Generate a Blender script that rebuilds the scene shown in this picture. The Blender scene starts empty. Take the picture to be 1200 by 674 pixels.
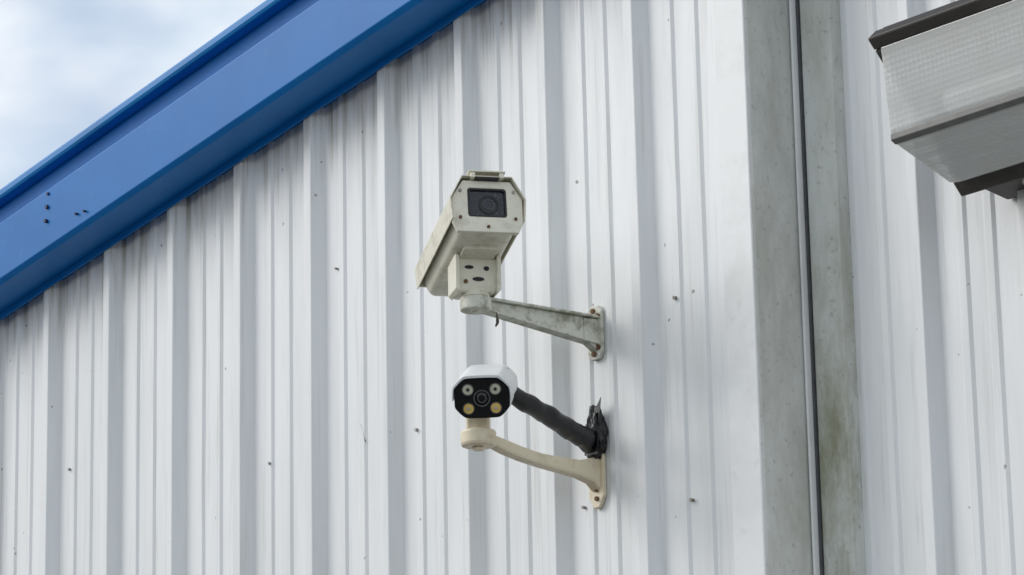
import bpy, bmesh, math, random
from mathutils import Vector, Matrix, noise
random.seed(4)
scene=bpy.context.scene
COL=bpy.context.collection
# ------------------------------------------------------------------ camera
psi,th,roll=math.radians(50),math.radians(14.5),math.radians(1.2)
F=Vector((-math.sin(psi)*math.cos(th),math.cos(psi)*math.cos(th),math.sin(th)))
R=Vector((math.cos(psi),math.sin(psi),0)); U=R.cross(F)
U2=U*math.cos(roll)+R*math.sin(roll); R2=R*math.cos(roll)-U*math.sin(roll)
C=Vector((5.7848,-4.854,1.647))
cam=bpy.data.objects.new("camera",bpy.data.cameras.new("camera"));COL.objects.link(cam)
m=Matrix((R2,U2,-F)).transposed().to_4x4(); m.translation=C; cam.matrix_world=m
cam.data.lens=120;cam.data.clip_end=3000
scene.camera=cam
scene.view_settings.view_transform='Standard'
scene.view_settings.look='None'
# ------------------------------------------------------------------ materials
def newmat(name):
    mt=bpy.data.materials.new(name);mt.use_nodes=True
    nt=mt.node_tree
    return mt,nt,nt.nodes["Principled BSDF"]
def N(nt,t,**k):
    n=nt.nodes.new(t)
    for a,b in k.items(): setattr(n,a,b)
    return n
def coords(nt,scale=(1,1,1)):
    tc=N(nt,'ShaderNodeTexCoord');mp=N(nt,'ShaderNodeMapping')
    mp.inputs['Scale'].default_value=scale
    nt.links.new(tc.outputs['Object'],mp.inputs[0]);return mp.outputs[0]
def noise_tex(nt,vec,scale,detail=3,rough=.55):
    n=N(nt,'ShaderNodeTexNoise');n.inputs['Scale'].default_value=scale
    n.inputs['Detail'].default_value=detail;n.inputs['Roughness'].default_value=rough
    nt.links.new(vec,n.inputs['Vector']);return n.outputs['Fac']
def ramp(nt,fac,p0,p1,v0=0.,v1=1.):
    r=N(nt,'ShaderNodeMapRange');r.inputs[1].default_value=p0;r.inputs[2].default_value=p1
    r.inputs[3].default_value=v0;r.inputs[4].default_value=v1
    nt.links.new(fac,r.inputs[0]);return r.outputs[0]
def math_(nt,op,a,b):
    n=N(nt,'ShaderNodeMath',operation=op)
    for i,v in enumerate((a,b)):
        if isinstance(v,(int,float)): n.inputs[i].default_value=v
        else: nt.links.new(v,n.inputs[i])
    return n.outputs[0]
def mix(nt,fac,a,b):
    n=N(nt,'ShaderNodeMix',data_type='RGBA')
    if isinstance(fac,(int,float)): n.inputs[0].default_value=fac
    else: nt.links.new(fac,n.inputs[0])
    for i,v in ((6,a),(7,b)):
        if isinstance(v,tuple): n.inputs[i].default_value=(*v,1)
        else: nt.links.new(v,n.inputs[i])
    return n.outputs[2]
def bump(nt,bs,h,strength,dist=.002):
    b=N(nt,'ShaderNodeBump');b.inputs['Strength'].default_value=strength;b.inputs['Distance'].default_value=dist
    nt.links.new(h,b.inputs['Height']);nt.links.new(b.outputs[0],bs.inputs['Normal'])
def grimy(name,base,dirt,amount=.5,scale=14,rough=.45,metal=0.,lo=.48,hi=.68,second=None,bmp=.3,under=0.,spec=.5):
    mt,nt,bs=newmat(name)
    v=coords(nt)
    n1=noise_tex(nt,v,scale,5,.65);f=ramp(nt,n1,lo,hi,0,amount)
    c=mix(nt,f,base,dirt)
    n2=noise_tex(nt,v,scale*6,3,.6);f2=ramp(nt,n2,.62,.75,0,amount*.9)
    c=mix(nt,f2,c,second or dirt)
    if under>0:   # dirt colour mixed in on faces that point down
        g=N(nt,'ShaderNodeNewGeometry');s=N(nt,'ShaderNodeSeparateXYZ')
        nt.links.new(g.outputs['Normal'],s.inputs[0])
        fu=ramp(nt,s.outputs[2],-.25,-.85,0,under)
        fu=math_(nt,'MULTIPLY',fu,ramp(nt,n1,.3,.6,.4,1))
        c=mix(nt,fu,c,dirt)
    nt.links.new(c,bs.inputs['Base Color'])
    bs.inputs['Roughness'].default_value=rough;bs.inputs['Metallic'].default_value=metal
    bs.inputs['Specular IOR Level'].default_value=spec
    if bmp>.15: bump(nt,bs,n2,bmp,.001)
    return mt
def plain(name,c,rough=.5,metal=0.,nscale=40,var=.25):
    mt,nt,bs=newmat(name);v=coords(nt)
    n=noise_tex(nt,v,nscale,2)
    cc=mix(nt,ramp(nt,n,.35,.7),c,tuple(x*(1-var) for x in c))
    nt.links.new(cc,bs.inputs['Base Color']);bs.inputs['Roughness'].default_value=rough;bs.inputs['Metallic'].default_value=metal
    return mt
# white painted sheet metal
def wallmat():
    mt,nt,bs=newmat("white_painted_sheet")
    v=coords(nt)
    vs=coords(nt,(7,7,.7))
    ns=noise_tex(nt,vs,1.6,4,.65)
    c=mix(nt,ramp(nt,ns,.42,.72,0,.55),(.81,.825,.835),(.65,.67,.665))
    vs2=coords(nt,(30,30,1.2))
    nf=noise_tex(nt,vs2,1.7,3,.65)
    c=mix(nt,ramp(nt,nf,.56,.78,0,.45),c,(.47,.46,.41))
    # grime just below the roofline
    tc=N(nt,'ShaderNodeTexCoord');sp=N(nt,'ShaderNodeSeparateXYZ');nt.links.new(tc.outputs['Object'],sp.inputs[0])
    h=math_(nt,'SUBTRACT',sp.outputs[2],math_(nt,'MULTIPLY',sp.outputs[0],.157))
    gr=math_(nt,'MULTIPLY',ramp(nt,h,4.14,4.35,0,.85),ramp(nt,nf,.45,.68))
    c=mix(nt,gr,c,(.33,.30,.24))
    big=ramp(nt,noise_tex(nt,v,1.6,1),.42,.64,0,.26)
    # specks: fly spots, splashes, chips
    nz=N(nt,'ShaderNodeTexNoise');nz.inputs['Scale'].default_value=60;nz.inputs['Detail'].default_value=1;nt.links.new(v,nz.inputs['Vector'])
    ad=N(nt,'ShaderNodeVectorMath',operation='SCALE');ad.inputs[3].default_value=.014;nt.links.new(nz.outputs['Color'],ad.inputs[0])
    ad2=N(nt,'ShaderNodeVectorMath',operation='ADD');nt.links.new(v,ad2.inputs[0]);nt.links.new(ad.outputs[0],ad2.inputs[1])
    for sc,th_,keep,col in ((9,.042,.84,(.12,.10,.08)),(24,.085,.94,(.18,.15,.12))):
        vo=N(nt,'ShaderNodeTexVoronoi');vo.inputs['Scale'].default_value=sc
        nt.links.new(ad2.outputs[0],vo.inputs['Vector'])
        sx=N(nt,'ShaderNodeSeparateColor');nt.links.new(vo.outputs['Color'],sx.inputs[0])
        a=ramp(nt,vo.outputs['Distance'],th_*1.3,th_*.7)
        k=math_(nt,'GREATER_THAN',math_(nt,'ADD',sx.outputs[0],big),keep)
        c=mix(nt,math_(nt,'MULTIPLY',a,math_(nt,'MULTIPLY',k,.75)),c,col)
    nt.links.new(c,bs.inputs['Base Color'])
    nt.links.new(ramp(nt,ns,.3,.7,.35,.55),bs.inputs['Roughness'])
    return mt
M_wall=wallmat()
M_trim=grimy("white_trim_paint",(.84,.85,.85),(.55,.55,.51),.3,5,.42,bmp=.1)
def concretemat(name,base,dirt,moss,mossamt,mlo=.48,mhi=.68,lowmoss=False):
    mt,nt,bs=newmat(name);v=coords(nt);vs=coords(nt,(1,1,.35))
    c=mix(nt,ramp(nt,noise_tex(nt,vs,9,6,.7),.38,.66),base,dirt)
    n6=noise_tex(nt,v,60,4,.7)
    c=mix(nt,ramp(nt,n6,.58,.72,0,.6),c,tuple(x*.5 for x in dirt))
    mo=ramp(nt,noise_tex(nt,vs,7,5,.7),mlo,mhi,0,mossamt)
    if lowmoss:
        tc=N(nt,'ShaderNodeTexCoord');sp=N(nt,'ShaderNodeSeparateXYZ');nt.links.new(tc.outputs['Object'],sp.inputs[0])
        mo=math_(nt,'MULTIPLY',mo,ramp(nt,sp.outputs[2],3.70,3.1,.12,1))
    c=mix(nt,mo,c,moss)
    nt.links.new(c,bs.inputs['Base Color']);bs.inputs['Roughness'].default_value=.75
    bump(nt,bs,n6,.4,.002);return mt
M_ret=concretemat("weathered_galvanised",(.72,.73,.70),(.54,.55,.51),(.38,.39,.30),.4)
M_moss=concretemat("mossy_flashing",(.70,.72,.69),(.52,.53,.47),(.24,.24,.14),.85,.42,.62,True)
M_blue=grimy("blue_painted_metal",(.003,.170,.52),(.004,.10,.33),.4,3,.36,lo=.45,hi=.75,second=(.05,.22,.50),bmp=.08,spec=.28)
M_bluetop=grimy("blue_painted_cap",(.006,.20,.54),(.006,.12,.34),.4,5,.4,bmp=.1,spec=.3)
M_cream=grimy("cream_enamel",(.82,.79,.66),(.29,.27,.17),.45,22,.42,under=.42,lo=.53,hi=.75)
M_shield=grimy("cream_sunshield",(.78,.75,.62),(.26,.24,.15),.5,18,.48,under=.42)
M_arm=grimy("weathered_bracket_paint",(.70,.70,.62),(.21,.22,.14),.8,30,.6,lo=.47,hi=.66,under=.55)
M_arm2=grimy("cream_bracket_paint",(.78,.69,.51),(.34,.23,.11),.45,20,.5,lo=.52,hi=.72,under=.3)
M_white=grimy("white_plastic",(.82,.83,.83),(.45,.45,.42),.25,20,.35,bmp=.05)
M_black=plain("black_acrylic",(.008,.008,.009),.12)
M_tape=grimy("black_tape",(.006,.006,.007),(.016,.016,.018),.7,30,.33,bmp=1.)
M_rub=plain("black_rubber",(.02,.02,.02),.6)
M_joint=plain("grey_joint_strip",(.09,.095,.10),.6)
M_bronze=grimy("dark_bronze_casting",(.055,.05,.045),(.12,.11,.095),.5,12,.5)
M_screw=plain("screw_steel",(.30,.29,.27),.4,.7)
M_rust=plain("rusty_bolt",(.16,.08,.04),.8)
M_hole=plain("navy_rivet",(.006,.02,.07),.6)
M_dirt=plain("dried_dirt",(.10,.085,.07),.9)
M_ledw=plain("led_reflector",(.70,.70,.55),.25,.2)
M_ledy=plain("yellow_led",(.85,.62,.18),.3)
M_refl=plain("reflector_aluminium",(.85,.85,.83),.4,0)
def winmat():
    mt,nt,bs=newmat("camera_window_glass");v=coords(nt)
    c=mix(nt,ramp(nt,noise_tex(nt,v,130,3,.6),.55,.72,0,.6),(.018,.024,.032),(.13,.14,.15))
    nt.links.new(c,bs.inputs['Base Color']);bs.inputs['Roughness'].default_value=.14
    return mt
M_win=winmat()
def prism_glass():
    mt,nt,bs=newmat("prismatic_lens")
    v=coords(nt,(1,1,1))
    vo=N(nt,'ShaderNodeTexVoronoi');vo.inputs['Scale'].default_value=85;vo.inputs['Randomness'].default_value=0
    nt.links.new(v,vo.inputs['Vector'])
    n=noise_tex(nt,v,9,3)
    cell=ramp(nt,vo.outputs['Distance'],.15,.65)
    c=mix(nt,cell,(.95,.96,.95),(.62,.64,.63))
    c=mix(nt,ramp(nt,n,.48,.7,0,.3),c,(.62,.61,.53))
    nt.links.new(c,bs.inputs['Base Color'])
    bs.inputs['Roughness'].default_value=.15
    bump(nt,bs,vo.outputs['Distance'],.5,.002)
    tr=N(nt,'ShaderNodeBsdfTransparent');tr.inputs[0].default_value=(.96,.97,.96,1)
    tl=N(nt,'ShaderNodeBsdfTranslucent');tl.inputs[0].default_value=(.97,.97,.95,1)
    m1=N(nt,'ShaderNodeMixShader');m1.inputs[0].default_value=.20
    nt.links.new(bs.outputs[0],m1.inputs[1]);nt.links.new(tl.outputs[0],m1.inputs[2])
    m2=N(nt,'ShaderNodeMixShader');nt.links.new(ramp(nt,vo.outputs['Distance'],.1,.7,.45,.18),m2.inputs[0])
    nt.links.new(m1.outputs[0],m2.inputs[1]);nt.links.new(tr.outputs[0],m2.inputs[2])
    nt.links.new(m2.outputs[0],nt.nodes['Material Output'].inputs[0])
    return mt
M_glass=prism_glass()
# ------------------------------------------------------------------ helpers
def empty(name,loc=(0,0,0)):
    e=bpy.data.objects.new(name,None);e.location=loc;COL.objects.link(e);return e
def obj(name,verts,faces,mat,parent=None,M=None,bevel=0,smooth=False,seg=2):
    me=bpy.data.meshes.new(name);bm=bmesh.new()
    vs=[bm.verts.new(v) for v in verts]
    for f in faces:
        try: bm.faces.new([vs[i] for i in f])
        except ValueError: pass
    bmesh.ops.recalc_face_normals(bm,faces=bm.faces)
    bm.to_mesh(me);bm.free()
    if smooth:
        for p in me.polygons:p.use_smooth=True
    me.materials.append(mat)
    o=bpy.data.objects.new(name,me);COL.objects.link(o)
    if parent:
        o.parent=parent;o.matrix_parent_inverse=Matrix.Translation(parent.location).inverted()
    if M is not None:o.matrix_basis=M
    if bevel:
        b=o.modifiers.new("bevel",'BEVEL');b.width=bevel;b.segments=seg;b.limit_method='ANGLE';b.angle_limit=math.radians(30)
        b.harden_normals=False
    return o
def prism(name,pts,c0,c1,axis,mat,parent=None,M=None,bevel=0,pts2=None):
    pts2=pts2 or pts;n=len(pts)
    mk={'y':lambda a,b,c:(a,c,b),'x':lambda a,b,c:(c,a,b),'z':lambda a,b,c:(a,b,c)}[axis]
    v=[mk(a,b,c0) for a,b in pts]+[mk(a,b,c1) for a,b in pts2]
    f=[list(range(n))[::-1],list(range(n,2*n))]+[[i,(i+1)%n,n+(i+1)%n,n+i] for i in range(n)]
    return obj(name,v,f,mat,parent,M,bevel)
def box(name,lo,hi,mat,parent=None,M=None,bevel=0):
    return prism(name,[(lo[0],lo[2]),(hi[0],lo[2]),(hi[0],hi[2]),(lo[0],hi[2])],lo[1],hi[1],'y',mat,parent,M,bevel)
def circ(r,n=32,cx=0,cy=0,ry=None):
    ry=ry or r
    return [(cx+r*math.cos(2*math.pi*i/n),cy+ry*math.sin(2*math.pi*i/n)) for i in range(n)]
def rrect(w,h,r,n=5,cx=0,cy=0):
    out=[]
    for sx,sy,a0 in ((1,1,0),(-1,1,90),(-1,-1,180),(1,-1,270)):
        for i in range(n+1):
            a=math.radians(a0+90*i/n);out.append((cx+sx*(w/2-r)+r*math.cos(a),cy+sy*(h/2-r)+r*math.sin(a)))
    return out
def loft(name,secs,mat,parent=None,M=None,bevel=0,smooth=True):
    n=len(secs[0]);v=[p for s in secs for p in s];f=[list(range(n))[::-1],list(range((len(secs)-1)*n,len(secs)*n))]
    for k in range(len(secs)-1):
        for i in range(n):
            f.append([k*n+i,k*n+(i+1)%n,(k+1)*n+(i+1)%n,(k+1)*n+i])
    return obj(name,v,f,mat,parent,M,bevel,smooth)
def tube(name,path,radii,mat,parent=None,n=14,jit=0,flat=1.):
    P=[Vector(p) for p in path];pts=[];rr=[]
    for i in range(len(P)-1):
        p0=P[max(i-1,0)];p1=P[i];p2=P[i+1];p3=P[min(i+2,len(P)-1)]
        for k in range(10):
            t=k/10;pts.append(.5*((2*p1)+(p2-p0)*t+(2*p0-5*p1+4*p2-p3)*t*t+(3*p1-p0-3*p2+p3)*t**3))
            rr.append(radii[i]*(1-t)+radii[i+1]*t)
    pts.append(P[-1]);rr.append(radii[-1])
    secs=[]
    for i,p in enumerate(pts):
        d=(pts[min(i+1,len(pts)-1)]-pts[max(i-1,0)]).normalized()
        a=d.cross(Vector((0,0,1)));a=a.normalized() if a.length>.05 else Vector((1,0,0));b=a.cross(d)
        s=[]
        for k in range(n):
            an=2*math.pi*k/n;q=p+(a*math.cos(an)*flat+b*math.sin(an))*rr[i]
            if jit:
                wrap=((i/7+an/(2*math.pi))%1)   # helical tape overlap
                j=noise.noise(q*30)*jit+wrap*jit*.45
                q=p+(q-p)*(1+j)
            s.append(tuple(q))
        secs.append(s)
    return loft(name,secs,mat,parent)
# ------------------------------------------------------------------ building
SL=.157; Z0=4.338
RX=6.0
def roofz(x): return Z0+SL*(x if x<RX else 2*RX-x)
bld=empty("metal_warehouse")
def profile(x0,x1,ycrest,phase):
    D=.031;P=.3015;pts=[]
    k0=math.floor((x0-phase)/P)-1
    for k in range(k0,int((x1-phase)/P)+2):
        b=phase+k*P
        pts+= [(b-.018,D),(b-.001,.001),(b+.001,0),(b+.027,0),(b+.029,.001),(b+.050,D)]
        for c in (.118,.196):
            pts+= [(b+c-.017,D),(b+c-.009,D-.0050),(b+c+.009,D-.0050),(b+c+.017,D)]
    pts=[(x,y+ycrest) for x,y in pts if x0<x<x1]
    pts=[(x0,pts[0][1])]+pts+[(x1,pts[-1][1])]
    return pts
def wallstrip(name,prof,mat,topoff=.05):
    """sheet with slight oil-canning: sub-millimetre waviness along its height"""
    v=[];f=[];rows=[0,1,2]+[2.4+.12*i for i in range(16)]+[None];n=len(prof)
    for r in rows:
        for x,y in prof:
            z=(roofz(x)+topoff) if r is None else min(r,roofz(x)-.02)
            dy=noise.noise(Vector((x*2.2,z*1.3,3.1)))*.0018
            dx=noise.noise(Vector((x*1.1,z*.9,9.7)))*.0018
            v.append((x+dx,y+dy,z))
    for k in range(len(rows)-1):
        for i in range(n-1): f.append([k*n+i,k*n+i+1,(k+1)*n+i+1,(k+1)*n+i])
    return obj(name,v,f,mat,bld)
XC=.797; RD=.150
wallstrip("ribbed_wall_panels",profile(-9,XC-.05,0,-.197),M_wall)
wallstrip("ribbed_wall_panels_set_back",profile(XC+.10,2*RX+9,RD,1.10),M_wall)
def zbox(name,x0,x1,y0,y1,mat,bevel=.002):
    return box(name,(x0,y0,0),(x1,y1,roofz(x0)+.03),mat,bld,None,bevel)
zbox("corner_trim",XC-.092,XC-.0005,-.006,.034,M_trim,.003)
zbox("corner_return",XC-.04,XC+.004,-.0015,RD-.004,M_ret,.004)
zbox("corner_seal_strip",XC+.0045,XC+.0075,RD-.016,RD+.02,M_joint,.001)
zbox("corner_edge_bead",XC+.008,XC+.014,RD-.026,RD+.02,M_trim,.002)
zbox("corner_gap_shade_strip",XC+.0145,XC+.0195,RD-.012,RD+.02,M_joint,.001)  # solid dark strip, its colour stands in for the shade in the gap
zbox("mossy_flashing",XC+.020,XC+.110,RD-.006,RD+.045,M_moss,.003)
L=-9;Rr=2*RX+9;BY=18
box("side_wall",(L-.02,.04,0),(L+.02,BY,roofz(L)),M_wall,bld)
box("side_wall_far",(Rr-.02,.2,0),(Rr+.02,BY,roofz(Rr)),M_wall,bld)
v=[(L,BY,0),(Rr,BY,0),(Rr,BY,roofz(Rr)),(RX,BY,roofz(RX)),(L,BY,roofz(L))]
obj("back_wall",v,[[0,1,2,3,4]],M_wall,bld)
for nm,xa,xb in (("roof_slope",L-.2,RX),("roof_slope_far",RX,Rr+.2)):
    v=[]
    for y in (-.02,BY+.1):
        for x in (xa,xb):
            for dz in (.24,.265): v.append((x,y,roofz(x)+dz))
    obj(nm,v,[[0,1,3,2],[4,6,7,5],[0,2,6,4],[1,5,7,3],[0,4,5,1],[2,3,7,6]],M_bluetop,bld)
def rake(name,sec,mat,bev):
    for sfx,xa,xb in (("",L-.2,RX-.001),("_far",RX+.001,Rr+.2)):
        v=[(xa,y,roofz(xa)+z) for y,z in sec]+[(xb,y,roofz(xb)+z) for y,z in sec]
        n=len(sec)
        f=[list(range(n))[::-1],list(range(n,2*n))]+[[i,(i+1)%n,n+(i+1)%n,n+i] for i in range(n)]
        obj(name+sfx,v,f,mat,bld,None,bev)
rake("rake_wall_leg",[(-.0065,-.012),(-.0025,-.012),(-.0025,.018),(-.0065,.018)],M_blue,.0008)
rake("rake_trim_face",[(.17,.010),(-.112,.006),(-.124,.018),(-.130,.172),(-.100,.186),(.17,.186)],M_blue,.002)
rake("rake_trim_upper",[(.10,.188),(-.092,.188),(-.098,.240),(.10,.240)],M_blue,.0015)
rake("rake_trim_cap",[(.10,.242),(-.130,.242),(-.134,.250),(-.134,.265),(-.126,.273),(.10,.285)],M_bluetop,.002)
for (x,dz,r) in ((-1.78,.160,.0045),(-1.785,.125,.006),(-1.79,.088,.0055),(-1.64,.05,.0035),(-1.60,.042,.003)):
    z=roofz(x)+dz
    prism("rivet",circ(r,10,x,z),-.134,-.122,'y',M_hole,bld)
for (x,z,r) in ((-.39,3.34,.0045),(.52,3.47,.0045),(-.98,3.36,.0035),(.20,3.06,.0035),(-.70,3.80,.003),(.55,3.02,.004),(-1.9,3.5,.004)):
    prism("wall_screw",circ(r,8,x,z),.020,.031,'y',M_screw,bld)
for (x,z,l,a) in ((-.60,3.37,.05,-.35),(-1.06,3.16,.09,.05),(-.50,3.62,.025,.6)):
    dx,dz=math.sin(a)*l/2,math.cos(a)*l/2
    prism("paint_scratch",[(x-dx-.0008,z-dz),(x-dx+.0004,z-dz),(x+.0016,z),(x+dx+.0006,z+dz),(x+dx-.0004,z+dz),(x-.0006,z+.004)],.0262,.031,'y',M_dirt,bld)
# ------------------------------------------------------------------ upper camera
cam1=empty("security_camera",(.257,.03,3.44))
def frame(origin,front):
    g=-Vector(front).normalized();r=g.cross(Vector((0,0,1))).normalized();u=r.cross(g)
    mm=Matrix((r,g,u)).transposed().to_4x4();mm.translation=Vector(origin);return mm
def armframe(origin,skew):
    return Matrix.Translation(origin)@Matrix.Rotation(skew,4,'Z')
A1=armframe((.257,.028,3.445),math.radians(4.5))
PF=Matrix.Translation((.257,.028,3.445))
prism("wall_plate",[(-.024,-.045),(-.012,-.062),(.012,-.062),(.024,-.045),(.024,.045),(.014,.060),(-.014,.060),(-.024,.045)],-.008,.001,'y',M_arm,cam1,PF,.002)
for dx,dz in ((0,.048),(-.0,-.05),(.015,.035),(.015,-.036)):
    prism("bolt",circ(.006,6,dx,dz),-.014,-.007,'y',M_rust,cam1,PF)
L1=.372
prism("arm_top_flange",[(-.004,.030),(-.004,.036),(-L1,.022),(-L1,.016)][::-1],-.019,.019,'x',M_arm,cam1,A1,.0015)
prism("arm_web",[(-.004,.0295),(-.004,-.024),(-L1,.000),(-L1,.0155)],-.007,.007,'x',M_arm,cam1,A1,.0015)
prism("arm_bottom_flange",[(-.004,-.030),(-.004,-.0245),(-L1,-.001),(-L1,-.006)],-.015,.015,'x',M_arm,cam1,A1,.0015)
prism("arm_gusset",[(-.006,.0295),(-.006,-.045),(-.05,-.022),(-.05,.026)],-.011,.011,'x',M_arm,cam1,A1,.002)
prism("swivel_disc",circ(.034,36,0,-L1),-.010,.020,'z',M_arm,cam1,A1,.004)
prism("swivel_bolt",circ(.007,6,0,-L1),-.014,-.0105,'z',M_arm,cam1,A1)
tipW=A1@Vector((0,-L1,.02))
f1=Vector((.88,-.45,.14)).normalized()
Mh=frame(tipW+Vector((-.003,0,.145)),f1)
fy=Vector((f1.x,f1.y,0)).normalized()
Mm=frame(tipW,fy)
prism("mount_block",[(-.038,.006),(.038,.006),(.047,.020),(.047,.085),(-.047,.085),(-.047,.020)],-.022,.05,'y',M_cream,cam1,Mm,.005)
prism("mount_cheek",[(-.050,.012),(-.041,.004),(-.041,.088),(-.050,.088)],-.034,.05,'y',M_cream,cam1,Mm,.002)
prism("mount_cheek",[(.041,.004),(.050,.012),(.050,.088),(.041,.088)],-.034,.05,'y',M_cream,cam1,Mm,.002)
prism("mount_base",circ(.031,30),0.0,.012,'z',M_cream,cam1,Mm,.002)
for px,pz,rx,rz in ((-.018,.062,.010,.004),(.020,.060,.006,.005),(.002,.036,.013,.0045)):
    prism("mount_slot",circ(rx,20,px,pz,rz),-.0235,-.0215,'y',M_rub,cam1,Mm)
prism("mount_screw",circ(.0045,10,-.026,.030),-.026,-.0215,'y',M_rust,cam1,Mm)
box("mount_saddle",(-.038,-.07,-.068),(.038,.09,-.056),M_cream,cam1,Mh,.003)
YF=-.145;YB=.235
body=[(-.066,.03),(-.069,-.030),(-.058,-.054),(-.048,-.060),(.048,-.060),(.058,-.054),(.069,-.030),(.066,.03),(.044,.052),(-.044,.052)]
def sec(pts,y,s=1.,dz=0):return [(a*s,y,b*s+dz) for a,b in pts]
loft("housing_body",[sec(body,YF+.012),sec(body,YB-.03),sec(body,YB-.012,.95),sec(body,YB,.82)],M_cream,cam1,Mh,.004,False)
plate=[(-.052,.0585),(.052,.0585),(.077,.018),(.0765,-.036),(.066,-.060),(-.066,-.060),(-.0765,-.036),(-.077,.018)]
def ringplate(name,outer,inner,y0,y1,mat,parent,M,bevel):
    def ray(poly,a,cx,cz):
        d=(math.cos(a),math.sin(a));best=None
        for i in range(len(poly)):
            x1,z1=poly[i];x2,z2=poly[(i+1)%len(poly)]
            ex,ez=x2-x1,z2-z1;den=d[0]*ez-d[1]*ex
            if abs(den)<1e-12: continue
            t=((x1-cx)*ez-(z1-cz)*ex)/den;s=((x1-cx)*d[1]-(z1-cz)*d[0])/den
            if t>0 and -1e-6<=s<=1+1e-6: best=t if best is None else min(best,t)
        return (cx+d[0]*best,cz+d[1]*best)
    cx=sum(p[0] for p in inner)/len(inner);cz=sum(p[1] for p in inner)/len(inner)
    an=sorted(set([round(math.atan2(p[1]-cz,p[0]-cx),5) for p in outer+inner]))
    O=[ray(outer,a,cx,cz) for a in an];I=[ray(inner,a,cx,cz) for a in an];n=len(an)
    v=[(a,y0,b) for a,b in O]+[(a,y0,b) for a,b in I]+[(a,y1,b) for a,b in O]+[(a,y1,b) for a,b in I];f=[]
    for i in range(n):
        j=(i+1)%n
        f+=[[i,j,n+j,n+i],[2*n+i,3*n+i,3*n+j,2*n+j],[i,2*n+i,2*n+j,j],[n+i,n+j,3*n+j,3*n+i]]
    return obj(name,v,f,mat,parent,M,bevel)
winp=rrect(.084,.066,.006,3,0,.008)
ringplate("front_plate",plate,winp,YF,YF+.014,M_cream,cam1,Mh,.002)
ringplate("window_gasket",rrect(.0838,.0658,.006,3,0,.008),rrect(.076,.058,.005,3,0,.008),YF+.001,YF+.012,M_rub,cam1,Mh,0)
prism("front_window",rrect(.0775,.0595,.005,3,0,.008),YF+.006,YF+.010,'y',M_win,cam1,Mh)
M_lg=plain("lens_grey",(.06,.065,.07),.3)
ringplate("lens_ring",circ(.022,28,.004,.005),circ(.017,28,.004,.005),YF+.0045,YF+.008,M_rub,cam1,Mh,0)
ringplate("lens_ring_inner",circ(.012,28,.004,.005),circ(.010,28,.004,.005),YF+.0045,YF+.008,M_lg,cam1,Mh,0)
for dx,dz in ((-.06,-.028),(.06,-.028),(-.058,.034),(.058,.034),(0,-.048)):
    prism("plate_screw",circ(.0036,12,dx,dz),YF-.003,YF+.001,'y',M_rust if dz<0 else M_screw,cam1,Mh)
so=[(-.079,-.034),(-.083,.014),(-.055,.0665),(.055,.0665),(.083,.014),(.079,-.034)]
si=[(.0765,-.034),(.0798,.0135),(.0535,.0635),(-.0535,.0635),(-.0798,.0135),(-.0765,-.034)]
prism("sunshield",so+si,YF-.010,YB+.01,'y',M_shield,cam1,Mh,.001)
prism("sunshield_rear",[(-.077,-.03),(-.0795,.013),(-.053,.063),(.053,.063),(.0795,.013),(.077,-.03)],YB+.0005,YB+.007,'y',M_shield,cam1,Mh,.002)
box("latch_left",(-.036,YF-.014,.060),(-.026,YF+.01,.0725),M_cream,cam1,Mh,.002)
box("latch_right",(.026,YF-.014,.060),(.036,YF+.01,.0725),M_cream,cam1,Mh,.002)
box("latch_bar",(-.0255,YF-.012,.0585),(.0255,YF+.004,.063),M_rub,cam1,Mh,.001)
box("latch_lip",(-.040,YF-.015,.0728),(.040,YF+.02,.0765),M_cream,cam1,Mh,.001)
tube("cobweb_debris",[tuple(tipW+Vector((.02,.04,-.03))),tuple(tipW+Vector((.022,.042,-.05))),tuple(tipW+Vector((.017,.04,-.062)))],[.001,.003,.001],M_dirt,cam1,8,.8)
# ------------------------------------------------------------------ lower camera
cam2=empty("security_camera.001",(.257,.03,3.11))
A2=armframe((.250,.028,3.136),math.radians(6.5));P2=Matrix.Translation((.250,.028,3.120))
prism("wall_plate",[(-.008,-.070),(.008,-.070),(.024,-.045),(.024,.045),(.016,.056),(-.016,.056),(-.024,.045),(-.024,-.045)],-.009,.001,'y',M_arm2,cam2,P2,.002)
for dz in (-.050,-.03,.035): prism("bolt",circ(.0055,6,.004,dz),-.014,-.008,'y',M_rust,cam2,P2)
L2=.378
top=[(-.006,.034),(-.03,.022),(-.07,.012),(-.13,.010),(-.19,.010),(-.25,.016),(-.30,.024),(-.34,.030),(-L2,.034)]
bot=[(-L2,.008),(-.34,.006),(-.30,-.004),(-.25,-.012),(-.19,-.018),(-.13,-.022),(-.07,-.026),(-.03,-.034),(-.006,-.052)]
prism("arm",top+bot,-.015,.015,'x',M_arm2,cam2,A2,.006)
prism("swivel_disc",circ(.038,36,0,-L2),.000,.036,'z',M_arm2,cam2,A2,.007)
prism("swivel_bolt",circ(.013,6,0,-L2),-.008,-.0005,'z',M_arm2,cam2,A2,.001)
tip2=A2@Vector((0,-L2,.036))
f2=Vector((.67,-.65,-.33)).normalized()
Mb=frame(tip2+Vector((.014,.008,.078)),f2)
Mk=frame(tip2,Vector((f2.x,f2.y,0)))
prism("neck",rrect(.050,.044,.008),0,.030,'z',M_arm2,cam2,Mk,.003)
prism("neck_knuckle",circ(.018,24,0,.030),-.022,.022,'x',M_arm2,cam2,Mk,.003)
prism("neck_gap",circ(.010,16,0,.030),-.0235,.0235,'x',M_rust,cam2,Mk,.001)
fr=-.075;bk=.11
oct_=[(-.036,.043),(.036,.043),(.059,.021),(.060,-.020),(.038,-.043),(-.038,-.043),(-.060,-.020),(-.059,.021)]
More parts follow.
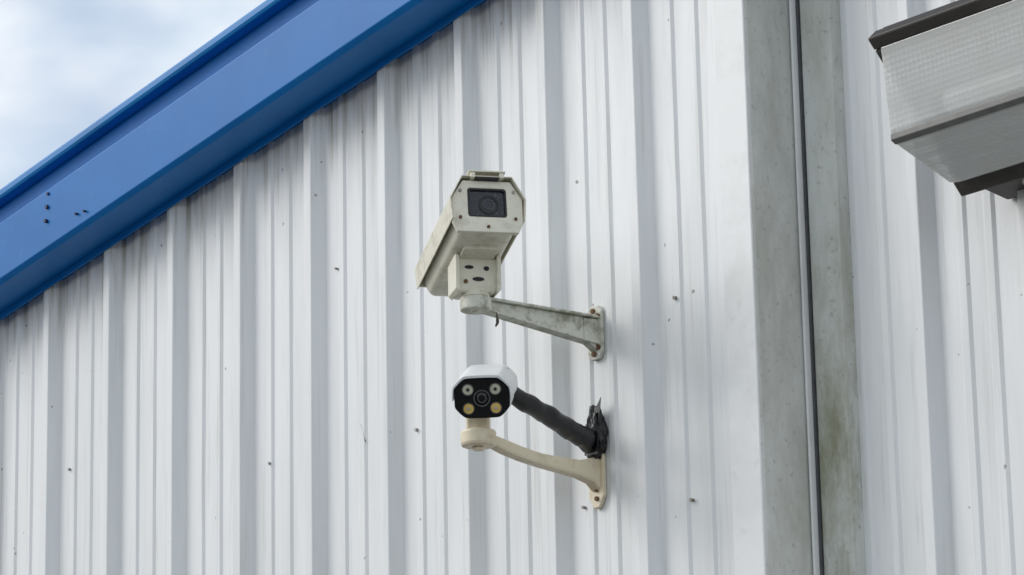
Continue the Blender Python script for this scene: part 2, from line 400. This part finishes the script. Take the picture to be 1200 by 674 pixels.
def smoothpoly(p,n=2,k=.2):
    for _ in range(n):
        q=[]
        for i in range(len(p)):
            a=p[i];b=p[(i+1)%len(p)]
            q+=[(a[0]*(1-k)+b[0]*k,a[1]*(1-k)+b[1]*k),(a[0]*k+b[0]*(1-k),a[1]*k+b[1]*(1-k))]
        p=q;k=.25
    return p
op=smoothpoly(oct_,3,.11)
loft("bullet_body",[sec(op,fr+.004,.985),sec(op,fr+.03),sec(op,bk-.03,.96),sec(op,bk-.006,.90),sec(op,bk,.8)],M_white,cam2,Mb,0,True)
prism("face_glass",[(a*.985,b*.985) for a,b in op],fr-.003,fr+.0045,'y',M_black,cam2,Mb,.0015)
up=[p for p in op if p[1]>-.006]
up.sort(key=lambda p:-((math.atan2(p[1],p[0])+math.pi/2)%(2*math.pi)))
ho=[(a*1.06,b*1.14+.001) for a,b in up];hi_=[(a*1.015,b*1.03) for a,b in up][::-1]
prism("sun_hood",ho+hi_,fr-.012,bk+.01,'y',M_white,cam2,Mb,.0008)
M_bez=plain("bezel",(.10,.10,.10),.3)
for sx in (-1,1):
    for sz,mt in ((1,M_ledw),(-1,M_ledy)):
        cx,cz=sx*.029,sz*.020-.001
        ringplate("led_bezel",circ(.0130,28,cx,cz),circ(.0108,28,cx,cz),fr-.0052,fr-.002,M_bez,cam2,Mb,0)
        prism("led",circ(.0109,24,cx,cz),fr-.0045,fr-.002,'y',mt,cam2,Mb)
        prism("led_chip",circ(.0036,10,cx,cz),fr-.0062,fr-.0044,'y',M_rub if sz>0 else M_ledw,cam2,Mb)
ringplate("lens_bezel",circ(.0180,32),circ(.0150,32),fr-.007,fr-.002,M_bez,cam2,Mb,.0005)
loft("lens_glass",[sec(circ(.015,28),fr-.003),sec(circ(.012,28),fr-.0055),sec(circ(.005,28),fr-.0068)],M_black,cam2,Mb)
ringplate("lens_inner_ring",circ(.0095,28),circ(.0075,28),fr-.0074,fr-.0055,plain("lens_ring_grey",(.13,.12,.12),.3),cam2,Mb,0)
tube("taped_cable",[(.262,-.262,3.300),(.272,-.255,3.278),(.278,-.215,3.258),(.276,-.150,3.238),(.270,-.085,3.218),(.262,-.035,3.203),(.258,.0,3.195),(.256,.028,3.19)],
     [.012,.019,.020,.020,.021,.024,.027,.022],M_tape,cam2,18,.20)
bm=bmesh.new();bmesh.ops.create_icosphere(bm,subdivisions=5,radius=1)
for vv in bm.verts:
    p=vv.co.copy();q=noise.noise(p*2.3)*.25+abs(noise.noise(p*4))*.22
    sz=1.0+(.45 if p.z>.3 and p.x>0 else 0)*p.z
    vv.co=Vector((p.x*.029*(1+q),p.y*.022*(1+q),p.z*.048*(1+q)*sz))
me=bpy.data.meshes.new("tape_wad");bm.to_mesh(me);bm.free();me.materials.append(M_tape)
o=bpy.data.objects.new("tape_wad",me);COL.objects.link(o);o.parent=cam2;o.matrix_parent_inverse=Matrix.Translation(cam2.location).inverted();o.location=(.258,.012,3.203)
def flag(name,pts,th=.0015):
    v=[Vector(p) for p in pts];n=len(v);nn=(v[1]-v[0]).cross(v[2]-v[0]).normalized()*th
    obj(name,[tuple(a) for a in v]+[tuple(a+nn) for a in v],[list(range(n))[::-1],list(range(n,2*n))]+[[i,(i+1)%n,n+(i+1)%n,n+i] for i in range(n)],M_tape,cam2)
flag("tape_flag",[(.236,.010,3.22),(.281,.004,3.215),(.290,.006,3.290),(.274,.008,3.274),(.248,.010,3.278)])
flag("tape_flag",[(.25,-.270,3.285),(.285,-.262,3.280),(.287,-.255,3.322),(.270,-.262,3.306),(.248,-.268,3.326)])
flag("tape_flag",[(.243,-.004,3.165),(.288,-.006,3.162),(.290,-.004,3.215),(.248,-.008,3.21)])
# ------------------------------------------------------------------ floodlight
fl=empty("wall_floodlight",(1.55,.16,3.65))
XA,XB=1.339,1.80
Av=Vector((-.197,3.793));Bv=Vector((.055,3.512))
d=(Bv-Av).normalized()
nrm=Vector((d.y,-d.x))
if nrm.x>0: nrm=-nrm
def fr2(x0,x1,a0,a1,n0,n1,name,mat,bev=.004):
    pts=[Av+d*a0+nrm*n0,Av+d*a1+nrm*n0,Av+d*a1+nrm*n1,Av+d*a0+nrm*n1]
    prism(name,[tuple(p) for p in pts],x0,x1,'x',mat,fl,None,bev)
Ln=(Bv-Av).length
t=.028
fr2(XA,XB,0,t,-.034,.0,"frame_top",M_bronze)
fr2(XA,XB,Ln-t-.008,Ln,-.034,.004,"frame_bottom",M_bronze)
fr2(XA,XA+t,t+.0005,Ln-t-.0085,-.034,-.001,"frame_side",M_bronze)
fr2(XB-t,XB,t+.0005,Ln-t-.0085,-.034,-.001,"frame_side",M_bronze)
ha=Av-nrm*.035;hb=Bv-nrm*.035
pts=[tuple(ha),tuple(hb),(RD+.027,hb.y-.015),(RD+.027,ha.y+.05),(ha.x+.10,ha.y+.045)]
prism("ballast_housing",pts,XA+.012,XB-.012,'x',M_bronze,fl,None,.006)
fr2(XA+t+.002,XB-t-.002,t+.002,Ln-t-.010,-.033,-.028,"reflector",M_refl,.001)
prism("lamp_tube",circ(.026,20,*(Av+d*(Ln*.45)+nrm*.03)),XA+.13,XB-.12,'x',plain("lamp_envelope",(.85,.85,.83),.2),fl,None,.004)
prism("lamp_socket",circ(.020,20,*(Av+d*(Ln*.45)+nrm*.03)),XA+.09,XA+.129,'x',M_bronze,fl,None,.003)
g0=Av+d*(t*.85)+nrm*.002; g3=Bv-d*(t*.9+.008)+nrm*.006
G=[g0,Vector((-.180,3.757)),Vector((-.166,3.600)),Vector((-.150,3.578)),Vector((.000,3.524)),g3]
cen=sum(G,Vector((0,0)))/len(G)
xo0,xo1=XA+t*.7,XB-t*.7
n=len(G)
ks=[(xo0,0.02),(xo0+.020,0.0),(xo1-.020,0.0),(xo1,0.02)]
S=[]
for x,k in ks:
    S.append([(x,G[i].x,G[i].y) if i in(0,5) else (x,*(G[i]+(cen-G[i])*k)) for i in range(n)])
go=loft("lens_bowl",S,M_glass,fl,None,.004,False)
M_rib=plain("lens_rib_plastic",(.16,.16,.15),.4)
pp=Vector((-.158,3.588))
prism("lens_rib",[(pp.x-.0075,pp.y-.004),(pp.x+.006,pp.y-.011),(pp.x+.010,pp.y),(pp.x-.0075,pp.y+.010)],xo0+.001,xo1-.001,'x',M_rib,fl,None,.002)
for x in (1.50,1.56):
    prism("frame_latch",[tuple(Bv+Vector((-.004,-.012))),tuple(Bv+Vector((.03,-.022))),tuple(Bv+Vector((.035,.0))),tuple(Bv+Vector((0,.006)))],x,x+.03,'x',M_screw,fl,None,.002)
# ------------------------------------------------------------------ ground
def groundmat():
    mt,nt,bs=newmat("asphalt");v=coords(nt)
    c=mix(nt,ramp(nt,noise_tex(nt,v,.4,4),.35,.7),(.055,.055,.053),(.10,.098,.09))
    c=mix(nt,ramp(nt,noise_tex(nt,v,60,2),.5,.7,0,.5),c,(.16,.155,.15))
    nt.links.new(c,bs.inputs['Base Color']);bs.inputs['Roughness'].default_value=.9
    return mt
obj("ground",[(-900,-900,0),(900,-900,0),(900,900,0),(-900,900,0)],[[0,1,2,3]],groundmat())
# ------------------------------------------------------------------ sky + sun
sd=Vector((-.68,-.56,.56)).normalized()
w=bpy.data.worlds.new("World");scene.world=w;w.use_nodes=True;nt=w.node_tree
bg=nt.nodes["Background"];out=nt.nodes["World Output"]
sk=N(nt,'ShaderNodeTexSky',sky_type='NISHITA');sk.sun_disc=False
sk.sun_elevation=math.asin(sd.z);sk.sun_rotation=math.atan2(sd.x,sd.y)
nt.links.new(sk.outputs[0],bg.inputs[0]);bg.inputs[1].default_value=.15
bg2=N(nt,'ShaderNodeBackground');bg2.inputs[1].default_value=1.12
tc=N(nt,'ShaderNodeTexCoord');mp=N(nt,'ShaderNodeMapping');mp.inputs['Scale'].default_value=(1,1,1.7)
nt.links.new(tc.outputs['Generated'],mp.inputs[0])
nz=noise_tex(nt,mp.outputs[0],5.5,4,.55)
cl=mix(nt,ramp(nt,noise_tex(nt,mp.outputs[0],16,4),.38,.66),(.96,.98,1.0),(.70,.79,.88))
nt.links.new(cl,bg2.inputs[0])
ms=N(nt,'ShaderNodeMixShader');nt.links.new(ramp(nt,nz,.34,.54,.35,1),ms.inputs[0])
nt.links.new(bg.outputs[0],ms.inputs[1]);nt.links.new(bg2.outputs[0],ms.inputs[2]);nt.links.new(ms.outputs[0],out.inputs[0])
sl=bpy.data.lights.new("sun",'SUN');sl.energy=1.5;sl.angle=math.radians(30);sl.color=(1,.97,.93)
so2=bpy.data.objects.new("sun",sl);COL.objects.link(so2)
so2.rotation_euler=sd.to_track_quat('Z','Y').to_euler()
